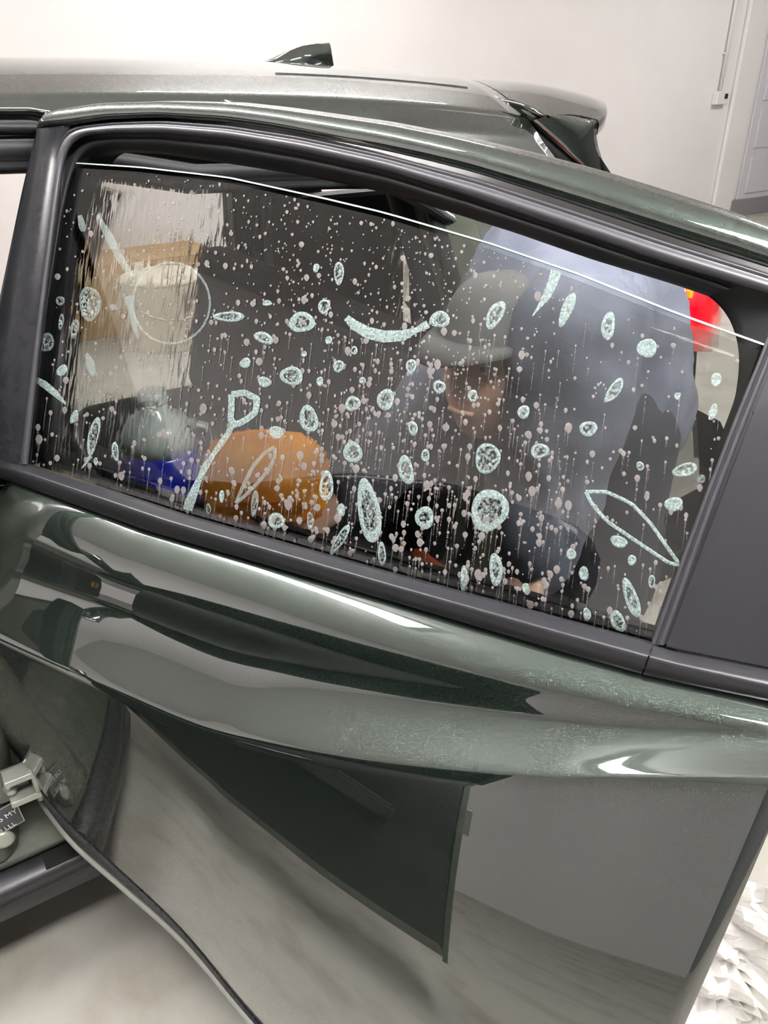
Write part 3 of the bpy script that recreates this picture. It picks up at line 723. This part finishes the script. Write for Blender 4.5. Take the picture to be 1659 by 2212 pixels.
for b_ in [(577, 655, 11, 6, 0), (710, 735, 8, 9, 0), (657, 765, 6, 7, 0), (530, 784, 12, 11, 0), (571, 825, 14, 12, 15), (691, 824, 8, 10, 0), (783, 822, 7, 8, 0), (737, 1102, 9, 14, 5), (207, 997, 5, 9, 0), (1398, 752, 20, 22, 20),
           (1547, 820, 12, 15, 0), (1540, 890, 9, 18, 15), (1455, 1089, 19, 16, 0), (1234, 1197, 10, 13, 0), (1261, 1239, 11, 15, 0), (1365, 1210, 10, 11, 0), (1135, 1270, 7, 12, 0), (1268, 1327, 9, 14, 0),
           (1002, 1250, 8, 28, 0), (683, 579, 7, 10, 0), (597, 934, 17, 13, 5), (479, 1072, 6, 13, 5), (1463, 856, 7, 8, 0), (1225, 668, 12, 40, 20), (134, 800, 10, 14, 30), (160, 900, 7, 16, 20), (1337, 1170, 20, 12, 15)]:
    bubble(*b_, .4, 1)
for b_ in [(194, 656, 22, 40, -4, .16), (130, 650, 9, 11, 0, .3), (132, 695, 6, 17, 8, .3), (161, 710, 9, 21, 15, .3), (550, 1087, 8, 28, 8, .35), (670, 1125, 7, 21, -3, .3), (100, 740, 17, 20, 0, .25), (1515, 1035, 9, 10, 0, .5), (450, 1100, 6, 12, 0, .4)]:
    bubble(*b_, 2)
streak([(748, 686), (765, 702), (795, 719), (830, 727), (870, 725), (900, 713), (925, 700)], [7, 11, 13, 13, 12, 6, 9])
streak([(1202, 585), (1194, 610), (1182, 638), (1165, 662), (1150, 683)], [12, 11, 9, 4, 1])
outline([(500, 852), (528, 848), (556, 862), (552, 890), (530, 908), (508, 918), (498, 905), (500, 880)], 7)
streak([(505, 912), (492, 938), (480, 955), (462, 980), (445, 1005), (432, 1032), (420, 1060), (410, 1085), (405, 1102)], [7, 6, 7, 5, 8, 6, 9, 11, 10])
outline([(510, 1087), (525, 1050), (545, 1010), (570, 980), (592, 966), (595, 985), (580, 1015), (555, 1045), (530, 1070)], 4, FAINT)
outline([(1265, 1062), (1310, 1062), (1365, 1088), (1405, 1130), (1440, 1180), (1470, 1222), (1445, 1216), (1370, 1166), (1310, 1125), (1280, 1090)], 4)
streak([(70, 815), (95, 830), (120, 850), (142, 873)], [5, 8, 7, 2])
streak([(210, 465), (235, 510), (262, 562), (287, 600)], [4, 9, 8, 5], FAINT); streak([(275, 640), (286, 680), (290, 705), (298, 730)], [9, 6, 6, 2], FAINT)
streak([(172, 465), (178, 490), (180, 500)], [5, 8, 4], FAINT); streak([(190, 770), (196, 790), (202, 812)], [6, 10, 5], FAINT); streak([(196, 985), (186, 1000), (176, 1012)], [4, 3, 1])
outline([(370 + 84 * math.cos(k * .3), 655 + 88 * math.sin(k * .3)) for k in range(21)], 2.5, FAINT)
# drops and their trails: nobody could count them
dv, df, tv, tf = [], [], [], []
def poly_in(x, y):
    top = interp([(p[0], p[1]) for p in GT], x) + 12; bot = interp([(60, 1000), (400, 1110), (830, 1230), (1200, 1330), (1410, 1385)], x) - 6
    left = interp([(352, 143), (1003, 62)], y) + 8; right = interp([(747, 1640), (1390, 1412)], y) - 10
    return top < y < bot and left < x < right
cnt = 0
rnd = random.Random(11)
while cnt < 2300:
    x, y = rnd.uniform(60, 1650), rnd.uniform(350, 1390)
    if not poly_in(x, y): continue
    dens = .35 + .65 * max(0, 1 - abs(x - 850) / 600)
    if x > 1250: dens *= .45
    if rnd.random() > dens: continue
    cnt += 1
    low = max(0, min(1, (y - 520) / 500))
    r = min(8.5, rnd.lognormvariate(math.log(1.9 + 1.5 * low), .42))
    b0 = len(dv); k = 8; st = rnd.uniform(1.0, 1.5)
    for i in range(k):
        t_ = 2 * math.pi * i / k; dv.append(fp(x + r * math.cos(t_) * (.8 if math.sin(t_) > .5 else 1), y + r * st * math.sin(t_), BO))
    dv.append(fp(x, y, BO + .0007)); df += [(b0 + i, b0 + (i + 1) % k, b0 + k) for i in range(k)]
    if y > 700 and rnd.random() < .55 * low:
        ln = rnd.uniform(18, 70); b1 = len(tv); dx = -.12
        for (s, w_) in ((0, r * .45), (.4, .9), (1, .35)):
            tv.append(fp(x + dx * ln * s - w_, y + r + ln * s, BO)); tv.append(fp(x + dx * ln * s + w_, y + r + ln * s, BO))
        tf += [(b1, b1 + 1, b1 + 3, b1 + 2), (b1 + 2, b1 + 3, b1 + 5, b1 + 4)]
o = me_obj('water_drops', dv, df, DROP, film); o['kind'] = 'stuff'; o = me_obj('drop_trails', tv, tf, TRAIL, film); o['kind'] = 'stuff'

# ================================================================== front door (open, off to the left; mirrored in the paint)
FH = Vector((-1.16, .02, 0)); PH2 = R(70)
FTg = Vector((math.cos(PH2), -math.sin(PH2), 0)); FN = Vector((-math.sin(PH2), -math.cos(PH2), 0))
def E_(u, n, z): return FH + FTg * u + FN * n + Vector((0, 0, z))
_n = nref
def nref(z): return _n(z) - BN
fr = []
for z in [.29, .4, .55, .7, .86, .95, 1.05, 1.1]:
    fr.append([E_(u, .03 * math.sin((z - .29) / .81 * math.pi), z) for u in [i * .1 for i in range(13)]])
fd = fix_normals(loft('front_door', fr, PAINT, car)); solid(fd, .02, -1)
# shut face at the rear edge, painted
ue = 1.2
box('shut_face', (0, 0, 0), (.001, .001, .001), JAMB, fd, 0).data.clear_geometry() if False else None
o = prism('shut_face', [E_(ue, n, z) for n, z in [(.0, .31), (.025, .7), (.0, 1.09), (-.10, 1.09), (-.14, .7), (-.11, .31)]], -FTg * .02, JAMB, fd)
for (z, m_, s_, yy) in ((.86, YEL, .05, .188), (.88, REDS, .022, .186), (.83, WHT, .014, .186)):
    me_obj('warning_sticker', [Vector((-1.27 + a * s_, yy, z + b * s_ * .8)) for a, b in ((-1, -1), (1, -1), (1, 1), (-1, 1))], [(0, 1, 2, 3)], m_, car)
box('latch', E_(ue, -.05, .85) - Vector((.02, .02, .05)), E_(ue, -.05, .85) + Vector((.02, .02, .05)), SILV, fd, .005)
# inner trim panel with armrest, pocket, handle, speaker
tr = []
for z, n in ((.36, -.09), (.5, -.12), (.66, -.125), (.74, -.10), (.80, -.13), (.95, -.125), (1.06, -.10), (1.11, -.05)):
    tr.append([E_(u, n, z) for u in [.03 + i * .0955 for i in range(13)]])
fix_normals(loft('inner_trim', tr, DARK, fd))
prism('armrest', [E_(u, n, z) for u, n, z in [(.35, -.10, .77), (.5, -.10, .73), (1.0, -.10, .72), (1.02, -.10, .78), (.9, -.10, .80), (.5, -.10, .82)]], -FN * .09, FAB, fd, .012)
tube('pull_handle', [E_(.42, -.14, .85), E_(.45, -.18, .87), E_(.65, -.185, .90), E_(.7, -.14, .91)], .014, SILV, fd, 10)
c0 = E_(.2, -.125, .52); a_, b2 = FTg, Vector((0, 0, 1))
tube('speaker_ring', [c0 + (a_ * math.cos(k * math.pi / 16) + b2 * math.sin(k * math.pi / 16)) * .09 for k in range(33)], .008, BLK, fd, 8)
# window frame of the front door
Pf = [E_(1.195, 0, 1.08), E_(1.20, nref(1.3), 1.3), E_(1.20, nref(1.44), 1.43), E_(1.14, nref(1.47), 1.475), E_(.8, nref(1.49), 1.49), E_(.5, nref(1.44), 1.44), E_(.15, nref(1.30), 1.30), E_(-.12, nref(1.12), 1.10)]
tube('window_frame', smooth(Pf, 40, 1), .032, PILLAR, fd, 10)
prism('front_glass', [E_(u, nref(z) - .01, z) for u, z in [(-.1, 1.09), (1.19, 1.09), (1.2, 1.30), (1.19, 1.44), (1.1, 1.475), (.8, 1.48), (.5, 1.43), (.15, 1.29)]], -FN * .004, PRIV, fd)
tube('belt_strip', [E_(-.05, .0, 1.11), E_(1.19, .0, 1.11)], .016, BLK, fd, 8)
prism('sail_trim', [E_(-.1, nref(1.12) - .03, 1.11), E_(.16, nref(1.12) - .03, 1.11), E_(.13, nref(1.25) - .03, 1.26)], FN * .05, BLK, fd, .005)
mm = fix_normals(loft('mirror_housing', [[E_(.02 + .19 * s, .06 + .10 * (i / 6), 1.07 + .07 * math.cos(t_)) + FN * (.0) if False else E_(.03 + w_ * .12, .05 + .2 * i / 6, 1.14 + h_ * .075 * (1 - .3 * abs(i / 6 - .5))) for w_, h_ in [(math.cos(k * math.pi / 8), math.sin(k * math.pi / 8)) for k in range(16)] for s, t_ in [(0, 0)]] for i in range(7)], PAINT, fd, close=True, caps=True))

# ================================================================== things beyond the far side of the car
def crate(name, lo, hi, m, label, cat, flaps=True):
    t = thing(name, label, cat, ((lo[0] + hi[0]) / 2, (lo[1] + hi[1]) / 2, lo[2]))
    box('body', lo, hi, m, t, .006)
    if flaps:
        box('tape', ((lo[0] + hi[0]) / 2 - .03, lo[1] - .002, lo[2] + .02), ((lo[0] + hi[0]) / 2 + .03, lo[1] + .002, hi[2] + .002), CREAM, t, 0)
        for s in (0, 1): box('flap', (lo[0] + .01 + s * (hi[0] - lo[0]) / 2, lo[1], hi[2]), (lo[0] - .01 + (1 + s) * (hi[0] - lo[0]) / 2, hi[1], hi[2] + .006), m, t, .002)
    return t
bx0, bx1, bzt = atY(105, 600, 4.4).x, atY(480, 600, 4.4).x, atY(300, 566, 4.4).z
crate('cardboard_box', (bx0, 4.4, 0), (bx1, 4.95, bzt), CARD, 'long tan cardboard box against the wall beyond the car', 'box')
bk = atZ(372, 742, 0); rb = .5 * (atY(455, 700, bk.y).x - atY(290, 700, bk.y).x)
t = thing('lidded_tub', 'cream lidded plastic tub on the floor beyond the car', 'tub', bk)
lathe('tub', [(rb * .86, 0), (rb * .9, .01), (rb, .40), (rb * 1.03, .41), (rb * 1.03, .43)], bk, CREAM, t, 32)
lathe('lid', [(rb * 1.05, 0), (rb * 1.05, .025), (rb * .95, .035), (rb * .4, .05), (0, .055)], bk + Vector((0, 0, .43)), CREAM, t, 32)
tube('handle', [bk + Vector((rb * 1.04 * math.cos(k * math.pi / 10), -rb * 1.04 * math.sin(k * math.pi / 10), .38 - .16 * math.sin(k * math.pi / 10))) for k in range(11)], .006, SILV, t, 8)

# ================================================================== the installer behind the door
def skin_body(name, chains, m, parent, sub=2):
    """chains: list of [(point, radius), ...]; first point of later chains is joined to the nearest earlier one"""
    V, Ed, Rd = [], [], []
    for ch in chains:
        prev = None
        for k, (p, r) in enumerate(ch):
            p = Vector(p)
            hit = [i for i, q in enumerate(V) if (q - p).length < 1e-4]
            if hit: i = hit[0]
            else: V.append(p); Rd.append(r); i = len(V) - 1
            if prev is not None and prev != i: Ed.append((prev, i))
            prev = i
    me = bpy.data.meshes.new(name); me.from_pydata(V, Ed, []); me.update()
    o = link(bpy.data.objects.new(name, me), parent)
    md = o.modifiers.new('skin', 'SKIN'); md.use_smooth_shade = True
    for i, sv in enumerate(me.skin_vertices[0].data):
        r = Rd[i]; sv.radius = (r, r) if not isinstance(r, tuple) else r
        sv.use_root = (i == 0)
    sm = o.modifiers.new('sub', 'SUBSURF'); sm.levels = sub; sm.render_levels = sub
    dg = bpy.context.evaluated_depsgraph_get(); m2 = bpy.data.meshes.new_from_object(o.evaluated_get(dg))
    o.modifiers.clear(); o.data = m2; m2.materials.clear(); m2.materials.append(m)
    for p in m2.polygons: p.use_smooth = True
    return o
def fleshy(name, chains, m, parent, vox=.012, it=6):
    """tapering limbs fused into one continuous skin"""
    bm = bmesh.new()
    for ch in chains:
        for k, (p, r) in enumerate(ch):
            p = Vector(p); bmesh.ops.create_icosphere(bm, subdivisions=3, radius=r, matrix=Matrix.Translation(p))
            if k:
                q, r0 = Vector(ch[k - 1][0]), ch[k - 1][1]; d = p - q
                M = Matrix.Translation((p + q) / 2) @ d.to_track_quat('Z', 'Y').to_matrix().to_4x4()
                bmesh.ops.create_cone(bm, cap_ends=True, segments=28, radius1=r0, radius2=r, depth=d.length, matrix=M)
    me = bpy.data.meshes.new(name); bm.to_mesh(me); bm.free()
    o = link(bpy.data.objects.new(name, me), parent)
    md = o.modifiers.new('fuse', 'REMESH'); md.mode = 'VOXEL'; md.voxel_size = vox; md.use_smooth_shade = True
    sm = o.modifiers.new('relax', 'SMOOTH'); sm.iterations = it; sm.factor = .5
    dg = bpy.context.evaluated_depsgraph_get(); m2 = bpy.data.meshes.new_from_object(o.evaluated_get(dg))
    o.modifiers.clear(); o.data = m2; m2.materials.clear(); m2.materials.append(m)
    for p in m2.polygons: p.use_smooth = True
    return o
hip = atD(1290, 900, 1.44)
chest = atD(1222, 645, 1.36); neck = atD(1150, 705, 1.27); headc = atD(1075, 775, 1.20)

per = thing('person', 'person in slate hoodie and grey cap bending behind the rear door', 'person', (hip.x, hip.y, 0))
mid = hip.lerp(chest, .5) + Vector((0, 0, .05))
side = (chest - hip).cross(Vector((0, 0, 1))).normalized()
shL, shR = chest.lerp(neck, .35) + side * .19, chest.lerp(neck, .35) - side * .19
if (shL - CAM).length < (shR - CAM).length: shL, shR = shR, shL      # shR nearer the camera
hR = atD(1120, 1298, 1.10); hL = atD(640, 1150, 1.17)
eR = shR.lerp(hR, .5) + Vector((.04, .02, -.05)); eL = shL.lerp(hL, .5) + Vector((.0, .03, -.08))
fx = side * .11
wR, wL = eR.lerp(hR, .62), eL.lerp(hL, .62)
up_ = Vector((0, 0, 1))
def leg(sg, a, b, c): return [(hip + fx * sg * .6, a), (hip + fx * sg + Vector((.02, 0, -hip.z * .5)), b), (hip + fx * sg + Vector((.05, 0, .10 - hip.z)), c)]
fleshy('body', [[(hip, .12), (mid, .12), (chest, .125), (chest.lerp(neck, .6), .08), (neck, .058), (neck.lerp(headc, .6), .056)], [(chest, .10), (shR, .065), (eR, .045), (wR, .032), (hR, .028)], [(chest, .10), (shL, .065), (eL, .045), (wL, .032), (hL, .028)], leg(1, .10, .065, .045), leg(-1, .10, .065, .045)], SKIN, per)
hood = chest.lerp(neck, .45) + up_ * .05
ho = fleshy('hoodie', [[(hip + up_ * .03, .155), (mid, .158), (chest, .162), (chest.lerp(neck, .55), .115)], [(chest, .14), (shR, .098), (eR, .07), (wR, .05)], [(chest, .14), (shL, .098), (eL, .07), (wL, .05)], [(hood + side * .07, .06), (hood + up_ * .03, .075), (hood - side * .07, .06)]], HOOD, per, .011, 4)
from mathutils import noise as _nz
for v in ho.data.vertices:      # folds of the cloth
    q = v.co * 9; v.co += v.normal * (.012 * (1 - abs(_nz.noise(q + Vector((_nz.noise(q * .5) * 2, 0, 0)))) * 3))
fleshy('trousers', [[(hip, .15), (hip + fx * .6, .125), leg(1, .125, .088, .07)[1], leg(1, .12, .088, .07)[2]], [(hip, .15), (hip - fx * .6, .125), leg(-1, .125, .088, .07)[1], leg(-1, .12, .088, .07)[2]]], JEAN, per)
for s in (-1, 1):
    c = hip + fx * s + Vector((.0, 0, 0)); box('shoe', (c.x - .18, c.y - .05, .0), (c.x + .10, c.y + .05, .09), SHOE, per, .035, seg=3)
# head: looks down towards the lower left of the glass
hf = (atD(935, 835, 1.08) - headc).normalized(); hs = hf.cross(Vector((0, 0, 1))).normalized(); hu = hs.cross(hf).normalized()
def HP(a, b, c): return headc + hs * a + hf * b + hu * c
def head_mesh():
    V, Fc = [], []; nr, nc = 22, 28
    for i in range(nr + 1):
        th = math.pi * i / nr; z = math.cos(th) * .118; rr = math.sin(th) ** .82
        for j in range(nc):
            ph = 2 * math.pi * j / nc; a, b = math.cos(ph), math.sin(ph)
            x = a * .075 * rr; y = b * .095 * rr
            if z < -.03: 
                q = min(1, (-.03 - z) / .08); x *= 1 - .22 * q; y = y * (1 - .12 * q) + .018 * q
            fx_ = max(0, b) ** 6
            y += fx_ * (.022 * math.exp(-((z + .018) / .02) ** 2) * math.exp(-(x / .014) ** 2))       # nose
            y -= fx_ * .010 * math.exp(-((z - .012) / .014) ** 2) * math.exp(-((abs(x) - .032) / .016) ** 2)  # eye sockets
            y += fx_ * .005 * math.exp(-((z + .058) / .010) ** 2)                                     # lips
            y += fx_ * .006 * math.exp(-((z + .095) / .018) ** 2)                                     # chin
            V.append(HP(x, y, z))
    for i in range(nr):
        for j in range(nc): Fc.append((i * nc + j, i * nc + (j + 1) % nc, (i + 1) * nc + (j + 1) % nc, (i + 1) * nc + j))
    return V, Fc
V, Fc = head_mesh(); hd = fix_normals(me_obj('head', V, Fc, SKIN, per))
for s in (-1, 1):
    lathe('eye', [(.0, -.006), (.009, -.003), (.011, .001), (.006, .006), (0, .007)], HP(s * .031, .078, .012), WHT, hd, 12, hf)
    lathe('iris', [(.005, 0), (.004, .001), (0, .0015)], HP(s * .031, .0846, .012), HAIR, hd, 10, hf)
    tube('ear', [HP(s * .072, -.01, .03), HP(s * .083, -.02, .022), HP(s * .084, -.02, -.005), HP(s * .074, -.008, -.03)], .011, SKIN, hd, 8)
    tube('eyebrow', [HP(s * .048, .077, .032), HP(s * .03, .088, .036), HP(s * .014, .09, .032)], .004, HAIR, hd, 6)
tube('lips', [HP(-.022, .088, -.058), HP(0, .097, -.056), HP(.022, .088, -.058)], .004, REDS if False else SKIN, hd, 6)
# hair, beard, cap
def shell(name, zlo, zhi, b_lo, b_hi, grow, m):
    V, Fc = [], []; nr, nc = 10, 24
    for i in range(nr + 1):
        z = zlo + (zhi - zlo) * i / nr; th = math.acos(max(-1, min(1, z / .118))); rr = math.sin(th) ** .82
        for j in range(nc + 1):
            ph = b_lo + (b_hi - b_lo) * j / nc
            V.append(HP(math.cos(ph) * (.075 * rr + grow * (rr > .01)), math.sin(ph) * (.095 * rr + grow * (rr > .01)), z * (1 + grow / .118)))
    for i in range(nr):
        for j in range(nc): Fc.append((i * (nc + 1) + j, i * (nc + 1) + j + 1, (i + 1) * (nc + 1) + j + 1, (i + 1) * (nc + 1) + j))
    return solid(fix_normals(me_obj(name, V, Fc, m, per)), .004, 1)
shell('hair', -.05, .06, R(160), R(380), .004, HAIR)
cap = shell('cap', .036, .118, 0, R(360), .008, CAPM)
br = []
for i in range(9):
    a = R(25 + 130 * i / 8); br.append([HP(math.cos(a) * .08, math.sin(a) * .10, .046), HP(math.cos(a) * .085, math.sin(a) * .10 + .04 * math.sin(a), .046), HP(math.cos(a) * .08, math.sin(a) * .10 + .075 * math.sin(a), .036)])
solid(fix_normals(loft('cap_brim', br, CAPM, cap)), .004, 0)
# hands
def hand(c, dirv, upv, parent):
    dirv = dirv.normalized(); s = dirv.cross(upv).normalized(); n = s.cross(dirv).normalized()
    ch = [[(c - dirv * .05, .028), (c, (.036, .017)), (c + dirv * .045, (.040, .015))]]
    kn = c + dirv * .045
    for k, (o_, ln) in enumerate(((-.033, .066), (-.011, .078), (.011, .074), (.032, .058))):
        b = kn + s * o_ + dirv * .012
        ch.append([(kn, (.040, .015)), (b, .010), (b + dirv * ln * .45 - n * .012, .0088), (b + dirv * ln * .75 - n * .034, .008), (b + dirv * ln * .85 - n * .055, .0072)])
    ch.append([(c, (.036, .017)), (c - s * .038 + dirv * .01, .012), (c - s * .056 + dirv * .04 - n * .01, .0105), (c - s * .055 + dirv * .07 - n * .025, .009)])
    return skin_body('hand', ch, SKIN, parent, 2)
hand(hR, (hR - wR), -DN * -1, per); hand(hL, (hL - wL), DN, per)

# tools behind the glass
def quad_block(name, px, D0, th, m, parent=None, bev=.006, tilt=.0):
    P = [atD(x, y, D0 + (1040 - y) * tilt) for x, y in px]
    return prism(name, P, ray(830, 1000) * th, m, parent, bev)
t = thing('squeegee_pad', 'orange work pad held in the hand behind the wet glass', 'squeegee', atD(570, 1130, 1.06))
quad_block('pad', [(432, 985), (470, 940), (560, 925), (660, 935), (712, 985), (705, 1110), (660, 1135), (560, 1140), (450, 1120), (425, 1060)], 1.15, .03, ORANGE, t, .008, .0008)
quad_block('grip', [(470, 1085), (660, 1085), (668, 1120), (465, 1122)], 1.09, .02, ORANGE, t, .006)
bc = atZ(365, 1070, .622)
t = thing('fluid_jug', 'blue and grey fluid jug standing on the rear seat', 'jug', bc)
lathe('jug_body', [(.088, 0), (.096, .01), (.096, .13), (.092, .14)], bc, BLUE, t, 28)
lathe('jug_shoulder', [(.092, 0), (.09, .04), (.07, .075), (.035, .095), (.03, .12)], bc + Vector((0, 0, .14)), CLEARP, t, 28)
lathe('jug_cap', [(.034, 0), (.035, .005), (.035, .028), (.03, .032)], bc + Vector((0, 0, .255)), CLEARP, t, 20)
tube('jug_handle', [bc + Vector((.06, -.05, .21)), bc + Vector((.10, -.08, .20)), bc + Vector((.11, -.085, .14)), bc + Vector((.08, -.06, .10))], .010, CLEARP, t, 8)
t = tag(quad_block('trim_scraper', [(890, 1190), (905, 1182), (975, 1235), (992, 1290), (890, 1290)], 1.0, .008, ORED, None, .003), 'small orange red scraper blade behind the lower edge of the glass', 'scraper')

# crumpled release liner at the lower right
c0 = atD(1690, 2190, 1.75)
from mathutils import noise
V, Fc = [], []; n_ = 56
for j in range(n_):
    for i in range(n_):
        a_, b_ = i / (n_ - 1) - .5, j / (n_ - 1) - .5
        q = Vector((a_ * 7, b_ * 7, 1.3)); w_ = noise.noise(q * .8) * 2
        fold = abs(noise.noise(q + Vector((w_, 0, 0)))) + .5 * abs(noise.noise(q * 2.3 + Vector((0, w_, 3))))
        V.append(c0 + IX * (a_ * .5) - IY * (b_ * .5) - FWD * (.11 * fold + .05 * math.sin(a_ * 9 + b_ * 4)))
for j in range(n_ - 1):
    for i in range(n_ - 1): Fc.append((j * n_ + i, j * n_ + i + 1, (j + 1) * n_ + i + 1, (j + 1) * n_ + i))
o = tag(solid(me_obj('release_liner', V, Fc, PAPER, None, False), .001), 'crumpled white release liner hanging below the door rear edge', 'liner')
